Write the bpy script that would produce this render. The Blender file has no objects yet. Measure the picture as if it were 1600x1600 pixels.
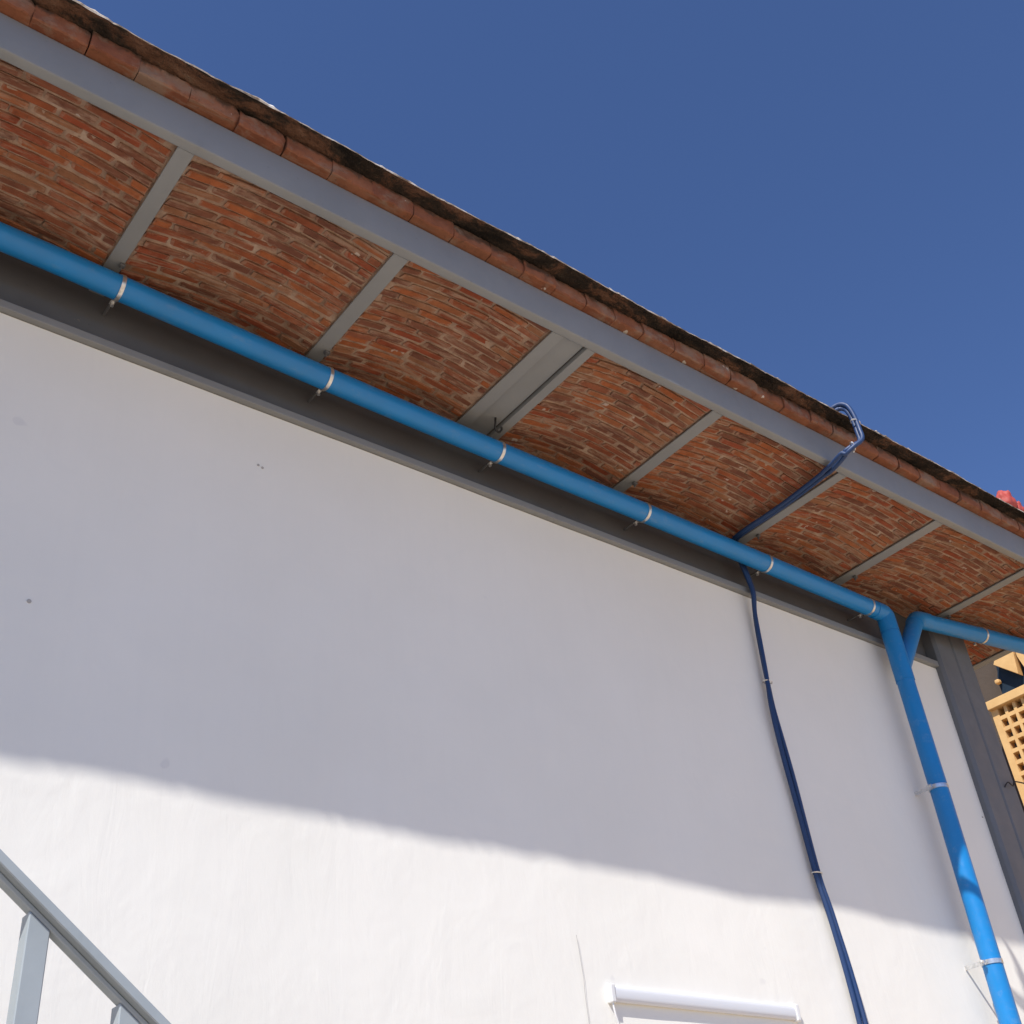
import bpy, bmesh, math, random
from mathutils import Vector, Matrix, noise
random.seed(7)
scene = bpy.context.scene
col = scene.collection

# ---------------------------------------------------------------- camera
CAM = Vector((0.0, -3.7, 1.6))
RIGHT = Vector((0.7898, -0.6075, -0.0848)).normalized()
FWD = Vector((0.5358, 0.6160, 0.5774)).normalized()
RIGHT = (RIGHT - FWD * RIGHT.dot(FWD)).normalized()
UP = RIGHT.cross(FWD)
cd = bpy.data.cameras.new('camera')
cd.sensor_width = 36.0
cd.lens = 1838.6 / 1600 * 36.0
cd.clip_start = 0.05
cd.clip_end = 3000
cam = bpy.data.objects.new('camera', cd)
col.objects.link(cam)
m = Matrix.Identity(4)
for i in range(3):
    m[i][0] = RIGHT[i]; m[i][1] = UP[i]; m[i][2] = -FWD[i]; m[i][3] = CAM[i]
cam.matrix_world = m
scene.camera = cam

# ---------------------------------------------------------------- light
SUN = Vector((-1.70, -1.0, 2.385)).normalized()       # towards the sun
world = bpy.data.worlds.new('World')
scene.world = world
world.use_nodes = True
wn = world.node_tree
for n in list(wn.nodes): wn.nodes.remove(n)
sky = wn.nodes.new('ShaderNodeTexSky')
sky.sky_type = 'NISHITA'
sky.sun_disc = False
sky.sun_elevation = math.asin(SUN.z)
sky.sun_rotation = math.atan2(SUN.x, SUN.y)
sky.altitude = 2000
sky.air_density = 1.0
sky.dust_density = 0.0
sky.ozone_density = 4.0
bg = wn.nodes.new('ShaderNodeBackground')
bg.inputs['Strength'].default_value = 0.092
wo = wn.nodes.new('ShaderNodeOutputWorld')
tint = wn.nodes.new('ShaderNodeMix')          # the camera's white balance renders this clear sky a deeper blue
tint.data_type = 'RGBA'; tint.blend_type = 'MULTIPLY'
tint.inputs[0].default_value = 1.0
tint.inputs[7].default_value = (0.97, 1.06, 1.30, 1)
wn.links.new(sky.outputs[0], tint.inputs[6])
wn.links.new(tint.outputs[2], bg.inputs[0])
wn.links.new(bg.outputs[0], wo.inputs[0])
sl = bpy.data.lights.new('sun', 'SUN')
sl.energy = 4.5
sl.angle = math.radians(0.53)
sl.color = (1.0, 0.957, 0.898)
sun = bpy.data.objects.new('sun', sl)
col.objects.link(sun)
sun.rotation_euler = (-SUN).to_track_quat('-Z', 'Y').to_euler()
sun.location = (-8, -8, 16)
scene.view_settings.view_transform = 'Standard'
scene.view_settings.look = 'None'
scene.view_settings.exposure = 0.39
scene.view_settings.gamma = 1.0
scene.render.engine = 'CYCLES'
scene.cycles.max_bounces = 10
scene.cycles.diffuse_bounces = 6

# ---------------------------------------------------------------- materials
def mat(name, rough=0.6, metal=0.0, spec=0.5):
    mt = bpy.data.materials.new(name)
    mt.use_nodes = True
    nt = mt.node_tree
    b = nt.nodes['Principled BSDF']
    b.inputs['Roughness'].default_value = rough
    b.inputs['Metallic'].default_value = metal
    b.inputs['Specular IOR Level'].default_value = spec
    return mt, nt, b
def N(nt, t, **k):
    n = nt.nodes.new(t)
    for a, v in k.items(): setattr(n, a, v)
    return n
def ramp(nt, fac, stops, interp='LINEAR'):
    r = N(nt, 'ShaderNodeValToRGB')
    r.color_ramp.interpolation = interp
    e = r.color_ramp.elements
    while len(e) < len(stops): e.new(0.5)
    for i, (p, c) in enumerate(stops):
        e[i].position = p
        e[i].color = (c, c, c, 1) if not hasattr(c, '__len__') else (*c, 1)
    nt.links.new(fac, r.inputs[0])
    return r.outputs[0]
def mix(nt, fac, a, b, mode='MIX'):
    x = N(nt, 'ShaderNodeMix', data_type='RGBA', blend_type=mode)
    for sock, v in ((x.inputs[0], fac), (x.inputs[6], a), (x.inputs[7], b)):
        if isinstance(v, (int, float)): sock.default_value = v
        elif isinstance(v, tuple): sock.default_value = (*v, 1)
        else: nt.links.new(v, sock)
    return x.outputs[2]
def coords(nt, scale=(1, 1, 1), obj=False):
    if obj:
        c = N(nt, 'ShaderNodeTexCoord').outputs['Object']
    else:
        c = N(nt, 'ShaderNodeNewGeometry').outputs['Position']
    mp = N(nt, 'ShaderNodeMapping')
    mp.inputs['Scale'].default_value = scale
    nt.links.new(c, mp.inputs[0])
    return mp.outputs[0]
def noise_tex(nt, vec, scale, detail=4, rough=0.55, dist=0.0):
    n = N(nt, 'ShaderNodeTexNoise')
    n.inputs['Scale'].default_value = scale
    n.inputs['Detail'].default_value = detail
    n.inputs['Roughness'].default_value = rough
    n.inputs['Distortion'].default_value = dist
    nt.links.new(vec, n.inputs['Vector'])
    return n.outputs[0]
def bump(nt, b, h, strength, dist, prev=None):
    x = N(nt, 'ShaderNodeBump')
    x.inputs['Strength'].default_value = strength
    x.inputs['Distance'].default_value = dist
    nt.links.new(h, x.inputs['Height'])
    if prev is not None: nt.links.new(prev, x.inputs['Normal'])
    nt.links.new(x.outputs[0], b.inputs['Normal'])
    return x.outputs[0]

M = {}
def white_plaster():
    mt, nt, b = mat('white plaster', 0.75, spec=0.25)
    v = coords(nt)
    big = noise_tex(nt, v, 0.9, 5, 0.6)
    fine = noise_tex(nt, v, 26, 5, 0.6)
    streak = noise_tex(nt, coords(nt, (1, 1, 0.09)), 16, 5, 0.6, 0.4)
    c = mix(nt, ramp(nt, big, [(0.35, 0.0), (0.7, 1.0)]), (0.80, 0.785, 0.722), (0.842, 0.826, 0.765))
    sp = noise_tex(nt, v, 5.5, 2, 0.4)
    c = mix(nt, ramp(nt, sp, [(0.745, 0.0), (0.765, 0.35)]), c, (0.62, 0.61, 0.60))
    # vertical rain stains, faint
    c = mix(nt, ramp(nt, streak, [(0.5, 0.0), (0.85, 0.09)]), c, (0.66, 0.65, 0.63))
    nt.links.new(c, b.inputs['Base Color'])
    scr = noise_tex(nt, coords(nt, (1, 1, 0.22)), 9, 6, 0.65, 1.2)
    p = bump(nt, b, scr, 0.27, 0.006)
    p = bump(nt, b, fine, 0.25, 0.002, p)
    trowel = noise_tex(nt, v, 3.2, 3, 0.5, 0.8)
    bump(nt, b, trowel, 0.30, 0.012, p)
    return mt
M['plaster'] = white_plaster()
mt, nt, b = mat('grimy filler', 0.9)
b.inputs['Base Color'].default_value = (0.42, 0.40, 0.37, 1)
M['hair'] = mt

def paint(name, c0, c1, rough=0.45, spec=0.4, sc=3.0):
    mt, nt, b = mat(name, rough, spec=spec)
    v = coords(nt)
    n1 = noise_tex(nt, v, sc, 5, 0.6)
    c = mix(nt, ramp(nt, n1, [(0.35, 0.0), (0.68, 1.0)]), c0, c1)
    sp = noise_tex(nt, v, 40, 3, 0.5)
    c = mix(nt, ramp(nt, sp, [(0.72, 0.0), (0.76, 0.4)]), c, tuple(x * 0.55 for x in c0))
    sp2 = noise_tex(nt, v, 11, 5, 0.7)
    c = mix(nt, ramp(nt, sp2, [(0.70, 0.0), (0.74, 0.55)]), c, (0.30, 0.24, 0.19))
    sp3 = noise_tex(nt, coords(nt, (1, 1, 0.4)), 4.2, 6, 0.75)
    c = mix(nt, ramp(nt, sp3, [(0.60, 0.0), (0.78, 0.35)]), c, tuple(x * 0.62 for x in c0))
    nt.links.new(c, b.inputs['Base Color'])
    r = ramp(nt, noise_tex(nt, v, 8, 4), [(0.3, max(0, rough - 0.08)), (0.7, min(1, rough + 0.12))])
    nt.links.new(r, b.inputs['Roughness'])
    bump(nt, b, noise_tex(nt, v, 60, 3), 0.08, 0.002)
    return mt
M['grey'] = paint('light grey steel paint', (0.212, 0.218, 0.218), (0.236, 0.242, 0.242), 0.5)
M['post'] = paint('mid grey column paint', (0.135, 0.145, 0.160), (0.155, 0.165, 0.18), 0.5)
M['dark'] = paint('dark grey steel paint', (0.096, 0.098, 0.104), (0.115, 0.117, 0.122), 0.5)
M['rail'] = paint('grey railing paint', (0.30, 0.34, 0.36), (0.35, 0.39, 0.41), 0.42, sc=9)

def terracotta(name, cols, mortar, mort_amt, stain=0.0, speck=0.0):
    mt, nt, b = mat(name, 0.88, spec=0.2)
    oi = N(nt, 'ShaderNodeObjectInfo').outputs['Random']
    isl = N(nt, 'ShaderNodeNewGeometry').outputs['Random Per Island']
    mm = N(nt, 'ShaderNodeMath', operation='MULTIPLY_ADD'); mm.inputs[1].default_value = 7.31
    nt.links.new(isl, mm.inputs[0]); nt.links.new(oi, mm.inputs[2])
    fr = N(nt, 'ShaderNodeMath', operation='FRACT'); nt.links.new(mm.outputs[0], fr.inputs[0])
    n = len(cols)
    base = ramp(nt, fr.outputs[0], [(i / n, c) for i, c in enumerate(cols)], 'CONSTANT')
    v = coords(nt)
    n1 = noise_tex(nt, v, 14, 5, 0.65)
    c = mix(nt, ramp(nt, n1, [(0.3, 0.0), (0.7, 0.75)]), base, mix(nt, 1.0, base, (0.55, 0.5, 0.48), 'MULTIPLY'))
    n2 = noise_tex(nt, coords(nt, (0.55, 3.4, 1)), 7.5, 7, 0.72, 0.35)
    c = mix(nt, ramp(nt, n2, [(0.66 - mort_amt, 0.0), (0.78 - mort_amt, 0.9)]), c, mortar)
    if name == 'fired brick':
        at = N(nt, 'ShaderNodeAttribute'); at.attribute_name = 'edge'
        n6 = noise_tex(nt, coords(nt, (0.6, 1.6, 1)), 34, 5, 0.7)
        ad = N(nt, 'ShaderNodeMath', operation='MULTIPLY_ADD'); ad.inputs[1].default_value = 1.5
        nt.links.new(n6, ad.inputs[0]); nt.links.new(at.outputs['Fac'], ad.inputs[2])
        sm = N(nt, 'ShaderNodeMapRange'); sm.inputs[1].default_value = 1.45; sm.inputs[2].default_value = 1.95
        sm.inputs[4].default_value = 0.6
        nt.links.new(ad.outputs[0], sm.inputs[0])
        c = mix(nt, sm.outputs[0], c, mix(nt, n1, mortar, tuple(x * 1.25 for x in mortar)))
    n3 = noise_tex(nt, v, 55, 4, 0.6)
    c = mix(nt, ramp(nt, n3, [(0.58, 0.0), (0.75, 0.5)]), c, (0.06, 0.04, 0.03))
    if speck:
        n4 = noise_tex(nt, v, 17, 2, 0.4)
        c = mix(nt, ramp(nt, n4, [(0.735, 0.0), (0.75, speck)]), c, (0.60, 0.56, 0.50))
    if stain:
        # black lichen runs down from the joint with the cap
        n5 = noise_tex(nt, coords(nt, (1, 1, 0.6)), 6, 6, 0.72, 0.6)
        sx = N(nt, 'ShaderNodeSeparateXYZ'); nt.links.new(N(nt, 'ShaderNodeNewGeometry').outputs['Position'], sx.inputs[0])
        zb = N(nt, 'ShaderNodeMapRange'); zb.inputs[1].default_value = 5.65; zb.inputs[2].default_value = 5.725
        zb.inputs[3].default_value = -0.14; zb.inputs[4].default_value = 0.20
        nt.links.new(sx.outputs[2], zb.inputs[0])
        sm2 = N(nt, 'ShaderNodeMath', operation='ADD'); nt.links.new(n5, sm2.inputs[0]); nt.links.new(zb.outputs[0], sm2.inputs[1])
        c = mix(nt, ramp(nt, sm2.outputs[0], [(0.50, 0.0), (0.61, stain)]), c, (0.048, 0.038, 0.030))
        n7 = noise_tex(nt, v, 4.3, 5, 0.7)
        c = mix(nt, ramp(nt, n7, [(0.54, 0.0), (0.64, 0.75)]), c, (0.25, 0.175, 0.13))
    nt.links.new(c, b.inputs['Base Color'])
    p = bump(nt, b, n1, 0.5, 0.01)
    bump(nt, b, n3, 0.4, 0.004, p)
    return mt
BR = [(0.33, 0.098, 0.042), (0.28, 0.084, 0.040), (0.23, 0.092, 0.054), (0.36, 0.130, 0.056), (0.30, 0.105, 0.055),
      (0.20, 0.080, 0.050), (0.32, 0.145, 0.075), (0.31, 0.078, 0.036), (0.25, 0.095, 0.055), (0.38, 0.120, 0.046)]
BR = [tuple(x * 0.93 for x in c) for c in BR]
M['brick'] = terracotta('fired brick', BR, (0.32, 0.205, 0.142), 0.145, speck=0.5)
M['tile'] = terracotta('roof edge clay', [(0.27, 0.105, 0.058), (0.29, 0.115, 0.062), (0.25, 0.095, 0.055), (0.30, 0.130, 0.075)],
                       (0.25, 0.155, 0.11), 0.13, stain=0.75, speck=0.8)

def mortar():
    mt, nt, b = mat('lime mortar', 0.95, spec=0.1)
    v = coords(nt)
    n1 = noise_tex(nt, v, 9, 6, 0.65)
    c = ramp(nt, n1, [(0.3, (0.20, 0.122, 0.082)), (0.55, (0.36, 0.245, 0.175)), (0.75, (0.46, 0.35, 0.27))])
    n2 = noise_tex(nt, v, 30, 4)
    c = mix(nt, ramp(nt, n2, [(0.6, 0.0), (0.72, 0.8)]), c, (0.14, 0.09, 0.062))
    nt.links.new(c, b.inputs['Base Color'])
    bump(nt, b, n2, 0.8, 0.012)
    return mt
M['mortar'] = mortar()

def weathered():
    mt, nt, b = mat('blackened mortar cap', 0.95, spec=0.1)
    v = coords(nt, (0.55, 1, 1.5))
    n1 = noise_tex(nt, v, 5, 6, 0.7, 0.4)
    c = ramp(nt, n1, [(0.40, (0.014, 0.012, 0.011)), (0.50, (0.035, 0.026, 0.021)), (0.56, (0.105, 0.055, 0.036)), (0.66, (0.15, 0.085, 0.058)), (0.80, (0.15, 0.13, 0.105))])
    n2 = noise_tex(nt, coords(nt), 60, 4)
    c = mix(nt, ramp(nt, n2, [(0.6, 0.0), (0.75, 0.6)]), c, (0.07, 0.06, 0.045))
    nt.links.new(c, b.inputs['Base Color'])
    bump(nt, b, n2, 0.9, 0.015)
    return mt
M['cap'] = weathered()
def rooftop():
    mt, nt, b = mat('sun bleached roof screed', 0.95, spec=0.1)
    n1 = noise_tex(nt, coords(nt), 12, 5, 0.65)
    nt.links.new(ramp(nt, n1, [(0.38, (0.16, 0.12, 0.09)), (0.55, (0.50, 0.44, 0.37)), (0.68, (0.78, 0.75, 0.70))]), b.inputs['Base Color'])
    bump(nt, b, n1, 0.6, 0.01)
    return mt
M['rooftop'] = rooftop()

def plastic(name, c, rough=0.32, sc=5):
    mt, nt, b = mat(name, rough, spec=0.5)
    v = coords(nt)
    n1 = noise_tex(nt, v, sc, 5, 0.6)
    nt.links.new(mix(nt, ramp(nt, n1, [(0.35, 0.0), (0.7, 1.0)]), c, tuple(x * 0.88 + 0.008 for x in c)), b.inputs['Base Color'])
    n2 = noise_tex(nt, v, 30, 4)
    if name == 'blue pvc':
        c0 = b.inputs['Base Color'].links[0].from_socket
        dn = noise_tex(nt, coords(nt, (0.4, 1, 1)), 16, 6, 0.75)
        cc = mix(nt, ramp(nt, dn, [(0.56, 0.0), (0.80, 0.30)]), c0, (0.30, 0.34, 0.38))
        nt.links.new(cc, b.inputs['Base Color'])
    nt.links.new(ramp(nt, n2, [(0.3, rough - 0.06), (0.7, rough + 0.14)]), b.inputs['Roughness'])
    return mt
M['pipe'] = plastic('blue pvc', (0.007, 0.205, 0.53), 0.34)
M['hose'] = plastic('dark blue hose', (0.009, 0.038, 0.125), 0.5)
M['white'] = plastic('white lamp plastic', (0.76, 0.76, 0.75), 0.4)
M['black'] = plastic('black wire', (0.015, 0.015, 0.016), 0.5)
M['red'] = plastic('red weathered plastic', (0.40, 0.058, 0.042), 0.6, 18)
def steel():
    mt, nt, b = mat('galvanised steel', 0.30, 0.8)
    n1 = noise_tex(nt, coords(nt), 50, 4)
    nt.links.new(ramp(nt, n1, [(0.3, (0.55, 0.55, 0.54)), (0.7, (0.80, 0.79, 0.77))]), b.inputs['Base Color'])
    return mt
M['steel'] = steel()
mt, nt, b = mat('opal lamp tube', 0.3)
b.inputs['Base Color'].default_value = (0.66, 0.67, 0.69, 1)
M['tube'] = mt
def ochre(name, c, d):
    mt, nt, b = mat(name, 0.85, spec=0.2)
    n1 = noise_tex(nt, coords(nt), 7, 6, 0.65)
    nt.links.new(mix(nt, ramp(nt, n1, [(0.35, 0.0), (0.7, 1.0)]), c, d), b.inputs['Base Color'])
    bump(nt, b, noise_tex(nt, coords(nt), 45, 4), 0.4, 0.004)
    return mt
M['ochre'] = ochre('ochre paint', (0.66, 0.42, 0.18), (0.58, 0.35, 0.14))
M['shaded_taupe'] = ochre('taupe render', (0.085, 0.064, 0.048), (0.10, 0.076, 0.058))  # shade is put into this dark colour; the wall it covers stands in sun
M['navy'] = ochre('navy sheet', (0.010, 0.022, 0.038), (0.014, 0.030, 0.05))
def concrete():
    mt, nt, b = mat('pale concrete paving', 0.9, spec=0.2)
    v = coords(nt)
    n1 = noise_tex(nt, v, 0.6, 7, 0.6)
    nt.links.new(ramp(nt, n1, [(0.3, (0.50, 0.400, 0.285)), (0.7, (0.58, 0.470, 0.345))]), b.inputs['Base Color'])
    bump(nt, b, noise_tex(nt, v, 18, 5), 0.4, 0.006)
    return mt
M['concrete'] = concrete()

# ---------------------------------------------------------------- mesh helpers
class MB:
    def __init__(s): s.v = []; s.f = []
    def box(s, a, b):
        (x0, y0, z0), (x1, y1, z1) = a, b
        o = len(s.v)
        s.v += [(x0, y0, z0), (x1, y0, z0), (x1, y1, z0), (x0, y1, z0), (x0, y0, z1), (x1, y0, z1), (x1, y1, z1), (x0, y1, z1)]
        s.f += [tuple(o + i for i in q) for q in ((0, 3, 2, 1), (4, 5, 6, 7), (0, 1, 5, 4), (1, 2, 6, 5), (2, 3, 7, 6), (3, 0, 4, 7))]
        return s
    def prism(s, poly, axis, a, b):
        """poly: 2-D points; extruded along axis 0=x (points y,z), 1=y (points x,z), 2=z"""
        o = len(s.v); n = len(poly)
        for t in (a, b):
            for p, q in poly:
                s.v.append({0: (t, p, q), 1: (p, t, q), 2: (p, q, t)}[axis])
        s.f += [tuple(range(o, o + n)), tuple(range(o + 2 * n - 1, o + n - 1, -1))]
        s.f += [(o + i, o + (i + 1) % n, o + n + (i + 1) % n, o + n + i) for i in range(n)]
        return s
    def tube(s, pts, r, seg=20, cap=True):
        pts = [Vector(p) for p in pts]
        rs = r if isinstance(r, (list, tuple)) else [r] * len(pts)
        ref = None; o = len(s.v); n = len(pts)
        for i, p in enumerate(pts):
            t = (pts[min(i + 1, n - 1)] - pts[max(i - 1, 0)]).normalized()
            if ref is None:
                ref = t.orthogonal().normalized()
            ref = (ref - t * ref.dot(t)).normalized()
            q = t.cross(ref)
            for k in range(seg):
                a = 2 * math.pi * k / seg
                s.v.append(tuple(p + (ref * math.cos(a) + q * math.sin(a)) * rs[i]))
        for i in range(n - 1):
            for k in range(seg):
                s.f.append((o + i * seg + k, o + i * seg + (k + 1) % seg, o + (i + 1) * seg + (k + 1) % seg, o + (i + 1) * seg + k))
        if cap:
            s.f.append(tuple(range(o + seg - 1, o - 1, -1)))
            s.f.append(tuple(range(o + (n - 1) * seg, o + n * seg)))
        return s
    def mesh(s, name, m, smooth=False, bevel=0.0, segs=1):
        me = bpy.data.meshes.new(name)
        me.from_pydata(s.v, [], s.f)
        bm = bmesh.new(); bm.from_mesh(me)
        bmesh.ops.recalc_face_normals(bm, faces=bm.faces)
        if bevel:
            ed = [e for e in bm.edges if len(e.link_faces) == 2 and e.calc_face_angle(0) > 0.6]
            bmesh.ops.bevel(bm, geom=ed, offset=bevel, segments=segs, affect='EDGES', profile=0.5)
        bm.to_mesh(me); bm.free()
        if smooth:
            for p in me.polygons: p.use_smooth = True
            me.set_sharp_from_angle(angle=math.radians(38))
        me.materials.append(M[m])
        return me
    def build(s, name, m, parent=None, smooth=False, bevel=0.0, segs=1):
        return link(name, s.mesh(name, m, smooth, bevel, segs), parent)
def link(name, me, parent=None, loc=None):
    o = bpy.data.objects.new(name, me)
    col.objects.link(o)
    if loc is not None: o.location = loc
    if parent is not None:
        o.parent = parent
        if parent.parent is None and parent.type == 'EMPTY':
            o.location = Vector(o.location) - parent.location
        elif parent.type == 'EMPTY':
            o.location = Vector(o.location) - parent.location - parent.parent.location
        else:
            w = Vector((0, 0, 0)); q = parent
            while q is not None: w += Vector(q.location); q = q.parent
            o.location = Vector(o.location) - w
    return o
def thing(name, loc, label, cat, group=None):
    o = bpy.data.objects.new(name, None)
    o.empty_display_size = 0.2
    col.objects.link(o); o.location = loc
    o['label'] = label; o['category'] = cat
    if group: o['group'] = group
    return o
def smooth_path(pts, sub=8):
    P = [Vector(p) for p in pts]; out = []
    for i in range(len(P) - 1):
        p0 = P[max(i - 1, 0)]; p1 = P[i]; p2 = P[i + 1]; p3 = P[min(i + 2, len(P) - 1)]
        for k in range(sub):
            t = k / sub
            out.append(0.5 * ((2 * p1) + (p2 - p0) * t + (2 * p0 - 5 * p1 + 4 * p2 - p3) * t * t + (3 * p1 - p0 - 3 * p2 + p3) * t ** 3))
    out.append(P[-1])
    return out

# ---------------------------------------------------------------- ground
g = MB(); S = 900
g.v = [(-S, -S, 0), (S, -S, 0), (S, S, 0), (-S, S, 0)]; g.f = [(0, 1, 2, 3)]
ground = g.build('ground', 'concrete'); ground['kind'] = 'structure'

# ---------------------------------------------------------------- the building
ZS = 5.43                      # underside of the rafters
ROOF_X0, ROOF_X1 = -3.2, 7.84
building = thing('building', (2.0, 0.0, 0.0),
                 'white plastered building with overhanging brick vault eave on grey steel rafters', 'building')
# plastered wall (gently uneven front face)
def wall():
    s = MB(); nx, nz = 110, 60
    x0, x1, z0, z1 = -3.0, 6.90, 0.0, 5.10
    for j in range(nz + 1):
        for i in range(nx + 1):
            x = x0 + (x1 - x0) * i / nx; z = z0 + (z1 - z0) * j / nz
            y = 0.004 * noise.noise((x * 0.9, 0, z * 0.9)) + 0.0018 * noise.noise((x * 4, 3, z * 3))
            s.v.append((x, y, z))
    for j in range(nz):
        for i in range(nx):
            a = j * (nx + 1) + i
            s.f.append((a, a + 1, a + nx + 2, a + nx + 1))
    o = len(s.v)
    s.v += [(x0, .25, z0), (x1, .25, z0), (x1, .25, z1), (x0, .25, z1)]
    tl, tr = nz * (nx + 1), nz * (nx + 1) + nx
    s.f += [(o, o + 3, o + 2, o + 1), (0, tl, o + 3, o), (nx, o + 1, o + 2, tr)]
    s.f.append(tuple([o + 3] + [tl + i for i in range(nx + 1)] + [o + 2]))
    s.f.append(tuple([o, o + 1] + [nx - i for i in range(nx + 1)]))
    return s.build('wall', 'plaster', building, smooth=True)
wl = wall()
# hairline crack
ck = MB()
ckp = [(3.322, 2.96), (3.328, 2.90), (3.331, 2.85), (3.336, 2.79), (3.333, 2.72), (3.337, 2.62), (3.334, 2.5)]
for (xa, za), (xb, zb) in zip(ckp, ckp[1:]):
    o = len(ck.v); w = 0.0012
    ck.v += [(xa - w, -.0062, za), (xa + w, -.0062, za), (xb + w, -.0062, zb), (xb - w, -.0062, zb)]
    ck.f.append((o, o + 1, o + 2, o + 3))
ck.build('crack', 'hair', wl)
for sx, sz, r_ in ((.959, 3.854, .008), (1.80, 4.797, .006), (1.82, 4.790, .006), (6.831, 4.048, .006)):
    wy = 0.004 * noise.noise((sx * 0.9, 0, sz * 0.9)) + 0.0018 * noise.noise((sx * 4, 3, sz * 3))
    MB().tube([(sx, wy - .003, sz), (sx, .01, sz)], r_, 8).build('nail_stub', 'hair', wl)

# wall-head beam: dark web set back behind a light lip
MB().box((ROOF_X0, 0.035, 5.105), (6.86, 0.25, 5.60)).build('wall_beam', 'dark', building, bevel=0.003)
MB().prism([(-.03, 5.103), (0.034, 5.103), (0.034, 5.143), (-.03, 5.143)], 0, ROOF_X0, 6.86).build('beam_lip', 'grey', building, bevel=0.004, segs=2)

# eave channel
MB().prism([(-.858, 5.43), (-.905, 5.43), (-.905, 5.622), (-.858, 5.622)], 0, ROOF_X0, ROOF_X1).build('eave_beam', 'grey', building, smooth=True, bevel=0.007, segs=3)

# rafters
RAF = [(-1.92, .070), (-.935, .070), (.04, .070), (1.018, .068), (2.0, .074), (3.947, .074), (4.955, .066), (5.87, .078), (6.885, .07), (7.79, .07)]
DBL = (2.838, 2.908, 3.052, 3.102)
def rafter_profile(x0, x1):
    c = (x0 + x1) / 2; z = ZS + .005
    return [(x0, z), (x1, z), (x1, z + .009), (c + .006, z + .013), (c + .006, z + .09), (c - .006, z + .09), (c - .006, z + .013), (x0, z + .009)]
for xc, w in RAF:
    y1 = 0.9 if xc > 7 else 0.034
    r = MB().prism(rafter_profile(xc - w / 2, xc + w / 2), 1, -.8575, y1).build('rafter', 'grey', building, bevel=0.002)
    if 0 < xc < 7:
        MB().box((xc + .016, -.195, ZS - .010), (xc + w / 2 + .004, -.172, ZS + .0045)).box((xc + .020, -.19, ZS - .03), (xc + .026, -.178, ZS - .0095)).build('bracket', 'dark', r, bevel=.002)
dr = MB().prism([(DBL[0], ZS + .004), (DBL[1], ZS + .004), (DBL[1], ZS + .034), (DBL[1] - .01, ZS + .034), (DBL[1] - .01, ZS + .012), (DBL[0], ZS + .012)], 1, -.8575, .034)
dr.prism([(DBL[2], ZS + .004), (DBL[3], ZS + .004), (DBL[3], ZS + .012), (DBL[2] + .008, ZS + .012), (DBL[2] + .008, ZS + .034), (DBL[2], ZS + .034)], 1, -.8575, .034)
dr = dr.build('double_rafter', 'grey', building, bevel=.0015)
MB().box((DBL[1] + .002, -.846, ZS + .024), (DBL[2] - .010, .034, ZS + .030)).build('infill_plate', 'grey', dr)

# brick vaults between the rafters
edges = [(-1.885, -.97), (-.90, .005), (.075, .984), (1.052, 1.963), (2.037, DBL[0]), (DBL[3], 3.910), (3.984, 4.922), (4.988, 5.831), (5.909, 6.850), (6.920, 7.755)]
RISE = 0.05
def arch(x, e):
    c = (e[0] + e[1]) / 2; h = (e[1] - e[0]) / 2
    return ZS + .018 + RISE * (1 - ((x - c) / h) ** 2), -2 * RISE * (x - c) / h ** 2
def brick_mesh(k):
    rnd = random.Random(100 + k)
    bm = bmesh.new()
    bmesh.ops.create_cube(bm, size=1.0)
    lw = [f for f in bm.faces if f.normal.z < -.5]
    bmesh.ops.inset_region(bm, faces=lw, thickness=.14, depth=0)
    for v in bm.verts:
        v.co.x += rnd.uniform(-.035, .035); v.co.y += rnd.uniform(-.05, .05); v.co.z += rnd.uniform(-.05, .05)
    bmesh.ops.bevel(bm, geom=[e for e in bm.edges if e.calc_face_angle(0) > 1.0], offset=.06, segments=1, affect='EDGES')
    for v in bm.verts:
        v.co += Vector((rnd.uniform(-.012, .012), rnd.uniform(-.03, .03), rnd.uniform(-.03, .03)))
    me = bpy.data.meshes.new('brick')
    bm.to_mesh(me); bm.free()
    at = me.attributes.new('edge', 'FLOAT', 'POINT')
    for i, v in enumerate(me.vertices):
        at.data[i].value = 0.0 if max(abs(v.co.x), abs(v.co.y)) < .43 else 1.0
    me.materials.append(M['brick'])
    return me
BM = [brick_mesh(k) for k in range(10)]
rb = random.Random(5)
stuff = MB(); stuff_edge = []
PITCH = 0.0418
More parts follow.
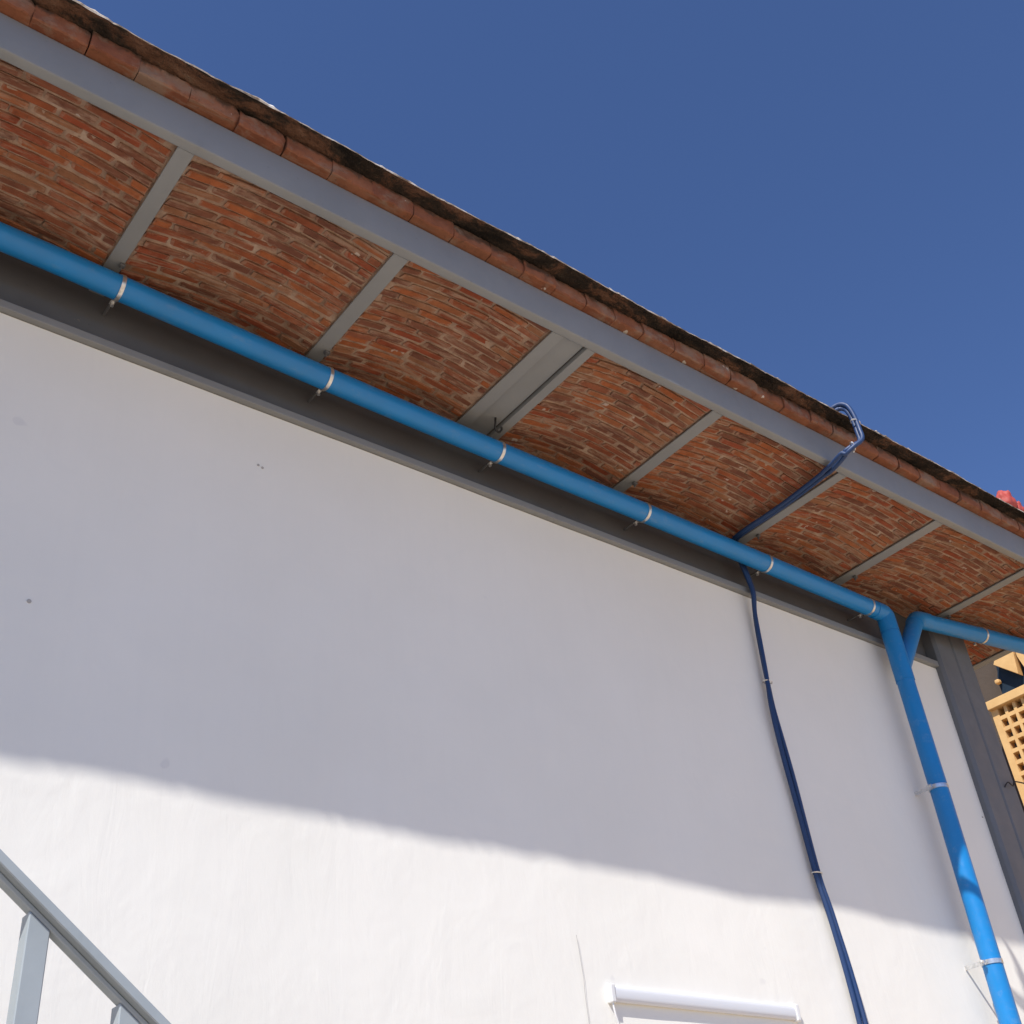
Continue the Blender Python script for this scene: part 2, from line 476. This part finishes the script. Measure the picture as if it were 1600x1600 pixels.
for bi, e in enumerate(edges):
    y1 = 0.85 if bi == len(edges) - 1 else 0.03
    # mortar shell
    s = MB(); nx = 40; ny = int((y1 + .856) / .02)
    for j in range(ny + 1):
        for i in range(nx + 1):
            x = e[0] - .02 + (e[1] - e[0] + .04) * i / nx; y = -.856 + (y1 + .856) * j / ny
            z, _ = arch(min(max(x, e[0]), e[1]), e)
            s.v.append((x, y, z + .0055 + .004 * noise.noise((x * 30, y * 30, bi)) + .003 * noise.noise((x * 8, y * 8, bi))))
    for j in range(ny):
        for i in range(nx):
            a = j * (nx + 1) + i
            s.f.append((a, a + nx + 1, a + nx + 2, a + 1))
    o = len(s.v)
    vault = s.build('brick_vault', 'mortar', building)
    single = 2 <= bi <= 5
    y = -.853; row = 0
    while y < y1 - .03:
        ph = PITCH * rb.uniform(.95, 1.05)
        th = ph - rb.uniform(.0095, .013)
        x = e[0] + .003 - (row % 2) * .095 + rb.uniform(-.03, .03)
        wav = rb.uniform(-.004, .004)
        while x < e[1] - .02:
            L = rb.uniform(.175, .215)
            xa, xb = max(x, e[0] + .002), min(x + L, e[1] - .002)
            x += L + rb.uniform(.008, .016)
            if xb - xa < .03: continue
            cx = (xa + xb) / 2; zz, sl_ = arch(cx, e)
            loc = Vector((cx, y + th / 2 + wav + rb.uniform(-.003, .003), zz + .020 - .0025 + rb.uniform(-.006, .005)))
            rot = Matrix.Rotation(-math.atan(sl_), 3, 'Y') @ Matrix.Rotation(rb.uniform(-.006, .006), 3, 'Z') @ Matrix.Rotation(rb.uniform(-.05, .05), 3, 'X')
            sc = Vector((xb - xa, th, .04))
            me = BM[rb.randrange(10)]
            if single and cx > .30 and y < -.16:
                b_ = bpy.data.objects.new('brick', me)
                col.objects.link(b_)
                b_.parent = vault
                b_.location = loc; b_.rotation_euler = rot.to_euler(); b_.scale = sc
            else:
                o = len(stuff.v)
                for v in me.vertices:
                    stuff.v.append(tuple(loc + rot @ Vector((v.co.x * sc.x, v.co.y * sc.y, v.co.z * sc.z))))
                stuff_edge += [d.value for d in me.attributes['edge'].data]
                stuff.f += [tuple(o + i for i in p.vertices) for p in me.polygons]
        y += ph; row += 1
    # the vault object sits at the world origin of the building: undo the parent offset for its bricks
    for ch in vault.children:
        ch.location = Vector(ch.location) - Vector(vault.location) - Vector(building.location)
st = stuff.build('bricks', 'brick', building); st['kind'] = 'stuff'
at = st.data.attributes.new('edge', 'FLOAT', 'POINT')
at.data.foreach_set('value', stuff_edge)

# roof slab above the vaults
MB().box((ROOF_X0, -.857, 5.535), (ROOF_X1 - .01, 5.0, 5.70)).build('roof_slab', 'mortar', building)

# clay edge course: one rounded piece after another
def tile_mesh(k):
    rnd = random.Random(40 + k)
    s = MB(); L = TL[k]; nx = 14
    # section: underside out to the arris, then up the nearly flat face
    sec = [(.05, 0), (.015, .0), (-.015, .0), (-.037, .000), (-.0435, .0045), (-.0465, .020), (-.047, .038), (-.047, .056), (-.045, .073), (-.041, .087), (-.02, .094), (.05, .094)]
    n = len(sec)
    chips = [(rnd.uniform(.02, L - .02), rnd.choice((0.005, .085, .05)), rnd.uniform(.008, .016)) for _ in range(3)]
    for i in range(nx + 1):
        t = i / nx; x = t * L
        e = max(0, (t - .87) / .13) * (.35, 1.0, .6, .2)[k % 4]
        for j, (a, b_) in enumerate(sec):
            yy, zz = a, b_
            if a < .02:
                corner = max(0, 1 - b_ / .035) + .6 * max(0, (b_ - .065) / .03)
                yy += .012 * e * e * (.45 + corner)
                zz += .007 * e * e * (1 if b_ < .04 else -1) * (a < -.03)
                yy -= .006 * noise.noise((x * 16 + k * 9, 2, b_ * 22)) + .004 * noise.noise((x * 45 + k * 9, 2, b_ * 60))
                zz += .0035 * noise.noise((x * 10 + k * 5, 4, b_ * 9))
                for cx_, cz_, cr in chips:
                    d = math.hypot(x - cx_, b_ - cz_)
                    if d < cr: yy += .007 * (1 - d / cr)
            s.v.append((x, yy, zz))
    for i in range(nx):
        for j in range(n):
            a = i * n + j; b_ = i * n + (j + 1) % n
            s.f.append((a, b_, b_ + n, a + n))
    s.f += [tuple(range(n)), tuple(range(nx * n + n - 1, nx * n - 1, -1))]
    me = s.mesh('tile', 'tile', smooth=True)
    me.set_sharp_from_angle(angle=math.radians(24))
    return me
TL = [.204, .196, .212, .201, .186, .207, .218, .199, .191, .206, .203, .210]
TM = [tile_mesh(k) for k in range(12)]
course = MB().box((ROOF_X0, -.886, 5.623), (ROOF_X1 - .01, -.8575, 5.72)).build('edge_course', 'mortar', building)
x = -3.15; i = 0
rt = random.Random(3)
while x + .22 < ROOF_X1:
    k = rt.randrange(12)
    t = bpy.data.objects.new('tile', TM[k]); col.objects.link(t); t.parent = course
    t.location = Vector((x + rt.uniform(-.003, .003), -.903 + rt.uniform(-.005, .005), 5.626 + rt.uniform(-.003, .004))) - Vector(course.location) - Vector(building.location)
    t.rotation_euler = (rt.uniform(-.06, .06), rt.uniform(-.02, .02), rt.uniform(-.022, .022))
    x += TL[k] + rt.uniform(.001, .004); i += 1

# thin overhanging cap: blackened underside, ragged sunlit edge
nxc = 620
def cap_edge(x):
    y = -1.026 + .010 * noise.noise((x * 1.3, 8, 0)) + .003 * noise.noise((x * 7, 9, 0)) + .003 * noise.noise((x * 23, 9, 0)) + .002 * noise.noise((x * 60, 3, 0))
    z = 5.712 + .010 * noise.noise((x * 1.7, 18, 0)) + .004 * noise.noise((x * 12, 19, 0))
    return y, z
cap = MB(); n = 8
for i in range(nxc + 1):
    x = ROOF_X0 + (ROOF_X1 - ROOF_X0) * i / nxc
    ye, ze = cap_edge(x)
    for j in range(n):
        t = j / (n - 1)
        y = -.86 + (ye + .86) * t
        z = 5.716 + (ze - 5.716) * t + .010 * math.sin(math.pi * t) * noise.noise((x * 4, y * 20, 5)) + .006 * noise.noise((x * 19, y * 40, 6)) * (t < .95)
        cap.v.append((x, y, z))
for i in range(nxc):
    for j in range(n - 1):
        a = i * n + j
        cap.f.append((a, a + 1, a + 1 + n, a + n))
cap.build('mortar_cap', 'cap', building)
sc_ = MB()
for i in range(nxc + 1):
    x = ROOF_X0 + (ROOF_X1 - ROOF_X0) * i / nxc
    ye, ze = cap_edge(x)
    h = .006 + .026 * max(0, noise.noise((x * 4.5, 41, 0)) + .1) + .016 * max(0, noise.noise((x * 33, 43, 0)))
    sc_.v += [(x, ye, ze), (x, ye - .002, ze + h * .5), (x, ye + .003, ze + h), (x, ye + .06, 5.737), (x, -.85, 5.742), (x, 5.0, 5.80), (x, 5.0, 5.705)]
for i in range(nxc):
    for j in range(6):
        a = i * 7 + j
        sc_.f.append((a, a + 1, a + 8, a + 7))
sc_.build('roof_screed', 'rooftop', building)

# steel column at the wall's end: two channels welded toe to toe
cx0, cxm, cx1 = 6.862, 7.075, 7.285
def channel(a, b_):
    return [(a, -.045), (b_, -.045), (b_, .16), (a, .16)]
cl = MB().prism([(cx0, -.030), (cx0 + .018, -.052), (cxm - .014, -.052), (cxm - .003, -.040), (cxm - .003, .16), (cx0, .16)], 2, 0, ZS + .003)
cl = cl.build('column', 'post', building, bevel=.002)
MB().prism([(cxm + .003, -.040), (cxm + .014, -.052), (cx1 - .018, -.052), (cx1, -.030), (cx1, .16), (cxm + .003, .16)], 2, 0, ZS + .003).build('column_half', 'post', cl, bevel=.002)
MB().box((cxm - .004, -.028, 0), (cxm + .004, .15, ZS)).build('weld_seam', 'black', cl)
MB().tube(smooth_path([(7.13, -.053, 4.28), (7.15, -.075, 4.31), (7.19, -.08, 4.29), (7.24, -.075, 4.33), (7.34, -.09, 4.33)], 6), .0045, 6).build('wire_tie', 'black', cl)

# ---------------------------------------------------------------- drain pipe
PR = .055; PY = -.13
def pz(x):
    pts = [(-3.2, 5.40), (.573, 5.365), (1.07, 5.352), (2.06, 5.320), (3.05, 5.302), (4.06, 5.296), (5.06, 5.286), (6.03, 5.272), (6.2, 5.268)]
    for (a, za), (b_, zb) in zip(pts, pts[1:]):
        if x <= b_: return za + (zb - za) * (x - a) / (b_ - a)
    return pts[-1][1]
DX = 6.205
drain = thing('drain_pipe', (DX, PY, 0.0), 'bright blue plastic drain pipe under the eave turning down the white wall', 'drain pipe')
run = smooth_path([(xx, PY, pz(xx)) for xx in (-3.2, .3, 1.07, 2.06, 3.05, 4.06, 5.06, 6.03, 6.13)], 6)
MB().tube(run, PR, 28).build('horizontal_pipe', 'pipe', drain, smooth=True)
el = [(DX - .12 , PY, 5.270), (DX - .05, PY, 5.269), (DX - .022, PY, 5.267), (DX - .004, PY, 5.250), (DX - .001, PY, 5.222), (DX, PY, 5.13)]
MB().tube(smooth_path(el, 5), PR + .0035, 28).build('elbow', 'pipe', drain, smooth=True)
MB().tube([(DX, PY, 5.15), (DX, PY, 4.0), (DX - .015, PY, 2.7), (DX - .015, PY, 0.0)], PR, 28).build('downpipe', 'pipe', drain, smooth=True)
W0 = Vector((DX, PY, 4.87)); W1 = Vector((6.545, PY - .005, 5.310))
MB().tube([W0, W0.lerp(W1, .5), W1], PR, 28).build('branch_pipe', 'pipe', drain, smooth=True)
MB().tube([(DX, PY, 4.78), (DX, PY, 5.12)], PR + .004, 28).build('wye_collar', 'pipe', drain, smooth=True)
B2 = [(6.62, PY - .006, 5.335), (7.23, -.205, 5.357), (8.3, -.31, 5.395)]
MB().tube(smooth_path([W0.lerp(W1, .93), (6.56, PY - .005, 5.322), (6.60, PY - .006, 5.336), (6.68, PY - .013, 5.340)], 5), PR + .003, 28).build('branch_elbow', 'pipe', drain, smooth=True)
MB().tube(B2, PR, 28).build('second_pipe', 'pipe', drain, smooth=True)
def ring(c, axis, r, w=.010, gap=0):
    c = Vector(c); a = Vector(axis).normalized()
    return MB().tube([c - a * w, c - a * w * .98, c, c + a * w * .98, c + a * w], [r, r + .003, r + .0035, r + .003, r], 28)
for xx in (.06, 1.064, 2.057, 3.053, 4.063, 5.057, 6.026):
    z = pz(xx)
    c = ring((xx, PY, z), (1, 0, 0), PR + .0008, .0085).build('clamp', 'steel', drain, smooth=True)
    MB().box((xx - .010, -.078, z - .030), (xx + .010, -.050, z - .026)).build('ear', 'steel', c)
    MB().tube([(xx + .001, -.058, z - .043), (xx + .001, -.058, z - .0305)], .008, 8).build('bolt', 'steel', c)
    MB().tube([(xx, -.058, z - .020), (xx, .034, z - .020)], .006, 8).build('stud', 'dark', c)
p2 = Vector(B2[1]) ; d2 = (Vector(B2[2]) - Vector(B2[1])).normalized()
c = ring(p2, d2, PR + .0008, .0085).build('clamp', 'steel', drain, smooth=True)
MB().tube([p2 + Vector((.0, .066, -.045)), p2 + Vector((.0, .066, -.03))], .010, 8).build('bolt', 'steel', c)
for zz in (4.075, 3.075):
    xx = DX - (.012 if zz < 3.5 else .004)
    c = ring((xx, PY, zz), (0, 0, 1), PR + .0008, .012).build('clamp', 'steel', drain, smooth=True)
    MB().box((xx - .092, PY + .004, zz - .012), (xx - .05, PY + .009, zz + .012)).box((xx - .060, PY + .009, zz - .011), (xx - .056, .004, zz + .011)).build('ear', 'steel', c)
    MB().tube([(xx - .082, PY - .010, zz), (xx - .082, PY + .020, zz)], .009, 8).build('bolt', 'steel', c)

# ---------------------------------------------------------------- twin hoses over the eave and down the wall
hoses = thing('twin_hose', (4.97, -.04, 0.0), 'pair of dark blue hoses twisted together, over the eave and down the wall', 'hose')
HP = [(5.06, -.036, 0.05), (5.065, -.036, 1.6), (5.055, -.036, 2.72), (5.015, -.036, 3.195), (4.98, -.034, 3.43), (4.955, -.036, 3.86), (4.928, -.038, 4.29), (4.943, -.034, 4.51), (4.965, -.038, 4.92), (4.972, -.058, 5.08), (4.965, -.056, 5.17), (4.93, -.054, 5.33), (4.875, -.085, 5.402), (4.852, -.17, 5.412), (4.852, -.473, 5.412), (4.828, -.74, 5.408), (4.795, -.90, 5.398), (4.778, -1.0, 5.412), (4.80, -1.055, 5.440), (4.848, -1.086, 5.483), (4.862, -1.082, 5.555), (4.867, -1.076, 5.64), (4.862, -1.068, 5.705), (4.856, -1.054, 5.745), (4.842, -1.024, 5.764), (4.825, -.98, 5.757), (4.815, -.85, 5.757)]
hp = smooth_path(HP, 8)
for side in (-1, 1):
    pts = []; s_ = 0
    for i, p in enumerate(hp):
        t = (hp[min(i + 1, len(hp) - 1)] - hp[max(i - 1, 0)]).normalized()
        if i: s_ += (p - hp[i - 1]).length
        u = Vector((1, 0, 0)); u = (u - t * u.dot(t)).normalized(); w = t.cross(u)
        if 12 * 8 <= i <= 15.5 * 8: a = 0.15
        else: a = .5 * math.sin(s_ * 1.7) + .35 * math.sin(s_ * 4.1 + 1)
        if i > 17 * 8: a = 1.2
        rr = .0126 + .004 * max(0, math.sin(s_ * 3.3 + .4))
        pts.append(p + (u * math.cos(a) + w * math.sin(a)) * rr * side)
    MB().tube(pts, .0128, 12).build('hose', 'hose', hoses, smooth=True)
def clip(p, t, r=.033):
    t = Vector(t).normalized(); p = Vector(p)
    u = Vector((1, 0, 0)); u = (u - t * u.dot(t)).normalized(); w = t.cross(u)
    s = MB(); pts = []
    for k in range(17):
        a = 2 * math.pi * k / 16
        pts.append(p + u * math.cos(a) * r + w * math.sin(a) * r * .58)
    s.tube(pts, .0042, 6)
    s.tube([p + u * r, p + u * (r + .012) + w * .006], .004, 6)
    return s.build('clip', 'steel', hoses, smooth=True)
clip((4.943, -.034, 4.51), (0, 0, 1)); clip((4.98, -.034, 3.432), (0, 0, 1)); clip((4.867, -1.078, 5.625), (0, 0, 1)); clip((4.80, -1.055, 5.440), (1, -.5, .8), .024)

# ---------------------------------------------------------------- tube light on the wall
lamp = thing('tube_light', (4.0, 0.0, 2.74), 'slim white tube light fixed low on the sunlit wall', 'light')
lx0, lx1 = 3.462, 4.615
MB().box((lx0, -.008, 2.712), (lx1, .006, 2.772)).build('backplate', 'white', lamp, bevel=.002)
sec = [(-.0085, 2.708), (-.016, 2.708), (-.022, 2.714), (-.025, 2.726), (-.025, 2.750), (-.022, 2.764), (-.016, 2.770), (-.0085, 2.770)]
MB().prism(sec, 0, lx0 + .022, lx1 - .022).build('tube_cover', 'tube', lamp, smooth=True)
for xa, xb in ((lx0 - .006, lx0 + .021), (lx1 - .021, lx1 + .006)):
    MB().box((xa, -.029, 2.702), (xb, .004, 2.777)).build('end_cap', 'white', lamp, bevel=.006, segs=2)
MB().tube(smooth_path([(lx0 + .006, -.018, 2.703), (lx0 + .012, -.018, 2.66), (lx0 + .030, -.015, 2.60), (lx0 + .034, -.012, 2.5), (lx0 + .034, -.012, 1.4)], 6), .004, 8).build('cord', 'white', lamp, smooth=True)

# ---------------------------------------------------------------- small things
hook = MB().tube(smooth_path([(3.0, -.20, ZS + .026), (2.995, -.20, ZS - .01), (3.0, -.19, ZS - .04), (3.025, -.185, ZS - .05), (3.04, -.19, ZS - .03), (3.036, -.195, ZS - .015)], 6), .0055, 8).build('wire_hook', 'black', smooth=True)
hook['label'] = 'small black wire hook hanging under the double rafter above the blue pipe'; hook['category'] = 'hook'
def lump(name):
    bm = bmesh.new()
    for c, r in (((6.66, -.95, 5.822), (.072, .055, .088)), ((6.765, -.95, 5.792), (.066, .05, .068))):
        g_ = bmesh.ops.create_icosphere(bm, subdivisions=4, radius=1.0)
        for v in g_['verts']:
            d = 1 + .22 * noise.noise(v.co * 2.1 + Vector((c[0], 0, 0))) + .08 * noise.noise(v.co * 6)
            v.co = Vector((c[0] + v.co.x * r[0] * d, c[1] + v.co.y * r[1] * d, c[2] + v.co.z * r[2] * d))
    me = bpy.data.meshes.new(name); bm.to_mesh(me); bm.free()
    for p in me.polygons: p.use_smooth = True
    me.materials.append(M['red'])
    return link(name, me)
red = lump('red_bundle')
red['label'] = 'small lumpy red bundle lying on the roof edge against the sky'; red['category'] = 'bundle'

# ---------------------------------------------------------------- staircase with railing, lower left
RY = -2.16; SLOPE = -0.785
stair = thing('staircase', (1.2, -1.6, 0.0), 'grey painted steel staircase railing crossing the lower left corner', 'staircase')
def rz(x): return 2.176 + SLOPE * (x - .417)          # top of the rail front edge
ang = math.atan(SLOPE); ca, sa = math.cos(ang), math.sin(ang)
def sloped_bar(x0, x1, y0, y1, off, th):
    """bar following the rail line; off = perpendicular distance of its top below the rail top"""
    s = MB(); o = 0
    nrm = Vector((-sa, 0, ca))
    for x in (x0, x1):
        p = Vector((x, 0, rz(x))) - nrm * off
        q = p - nrm * th
        for y in (y0, y1):
            s.v += [(p.x, y, p.z), (q.x, y, q.z)]
    s.f = [(0, 1, 3, 2), (4, 6, 7, 5), (0, 4, 5, 1), (2, 3, 7, 6), (0, 2, 6, 4), (1, 5, 7, 3)]
    return s
hr = sloped_bar(-1.7, 2.6, RY, RY + .050, 0, .0130).build('handrail', 'rail', stair, bevel=.0015)
sloped_bar(-1.7, 2.6, RY + .015, RY + .031, .0132, .0072).build('lower_tube', 'rail', hr, bevel=.0015)
def bal(x):
    s = MB(); w = .0293; y0 = RY + .0145; y1 = y0 + w
    zt = lambda xx: rz(xx) - .0268
    zb = lambda xx: rz(xx) - .93
    s.v = [(x, y0, zb(x)), (x + w, y0, zb(x + w)), (x + w, y1, zb(x + w)), (x, y1, zb(x)),
           (x, y0, zt(x)), (x + w, y0, zt(x + w)), (x + w, y1, zt(x + w)), (x, y1, zt(x))]
    s.f = [(0, 3, 2, 1), (4, 5, 6, 7), (0, 1, 5, 4), (1, 2, 6, 5), (2, 3, 7, 6), (3, 0, 4, 7)]
    return s
for k in range(-16, 17):
    MB_ = bal(.471 + k * .1305)
    MB_.build('baluster', 'rail', stair, bevel=.0015)
sloped_bar(-1.7, 2.6, RY + .005, RY + .055, .70, .18).build('stringer', 'rail', stair, bevel=.003)
sloped_bar(-1.7, 2.6, -1.10, -1.04, .70, .18).build('stringer', 'rail', stair, bevel=.003)
for k in range(18):
    xx = -1.6 + k * .23
    zt = rz(xx) - .93
    if zt > .05: MB().box((xx, RY + .096, zt), (xx + .27, -1.101, zt + .03)).build('tread', 'rail', stair)
MB().box((-1.78, RY + .03, 0), (-1.70, RY + .11, rz(-1.74) - .7)).build('post', 'rail', stair)
MB().box((-1.78, -1.12, 0), (-1.70, -1.04, rz(-1.74) - .7)).build('post', 'rail', stair)

# ---------------------------------------------------------------- ochre neighbour with a pierced screen
NX = 9.6
nb = thing('neighbour_building', (NX, 0.0, 0.0), 'sunlit ochre building with pierced block screen beyond the grey column', 'building')
yR, yL = -2.2, 1.10           # right (near) and left (far) ends of the screen
MB().box((NX, yR, 0), (NX + .25, yL, 3.6)).build('wall', 'ochre', nb)
MB().box((NX - .045, yR, 5.885), (NX + .25, yL + .006, 5.965)).build('ledge', 'ochre', nb, bevel=.004)
MB().box((NX + .20, yR, 3.6), (NX + .24, yL - .02, 5.88)).build('screen_back', 'shaded_taupe', nb)
scr = MB()
scr.box((NX, yL - .065, 3.6), (NX + .09, yL, 5.884))
yy = yL - .065; PYW = .0875; HOLE = .060; HZ = .070
ys = []
while yy > yR + .1:
    ys.append(yy - HOLE); yy -= PYW
zs = [5.884 - .004 - HZ - k * .1055 for k in range(22)]
for y in ys:
    scr.box((NX + .001, y - (PYW - HOLE), 3.6), (NX + .089, y, 5.883))
for z in zs:
    scr.box((NX + .0035, yR, z - (.1055 - HZ)), (NX + .0865, yL - .06, z))
scr.build('block_screen', 'ochre', nb)
MB().box((NX + .252, .30, 0), (NX + .40, 2.6, 6.95)).build('side_wall', 'shaded_taupe', nb)  # beige wall, its shade painted in through the darkened colour
# dark sheet-metal band over the screen, with two bright gable pieces standing on it
MB().prism([(yR, 5.966), (.99, 5.99), (.995, 6.17), (.962, 6.262), (.93, 6.9), (yR, 6.9)], 0, NX + .11, NX + .2).build('metal_band', 'navy', nb)
MB().prism([(.938, 6.287), (.727, 6.60), (.722, 6.30), (.747, 6.106)], 0, NX + .02, NX + .105).build('gable_piece', 'ochre', nb, bevel=.003)
MB().prism([(.702, 6.60), (.702, 6.26), (.672, 6.13), (.640, 6.118), (.20, 6.118), (.20, 6.60)], 0, NX + .02, NX + .105).build('gable_piece', 'ochre', nb, bevel=.003)
MB().box((NX + .05, .955, 6.125), (NX + .105, 1.0, 6.165)).build('bracket', 'ochre', nb, bevel=.012, segs=2)
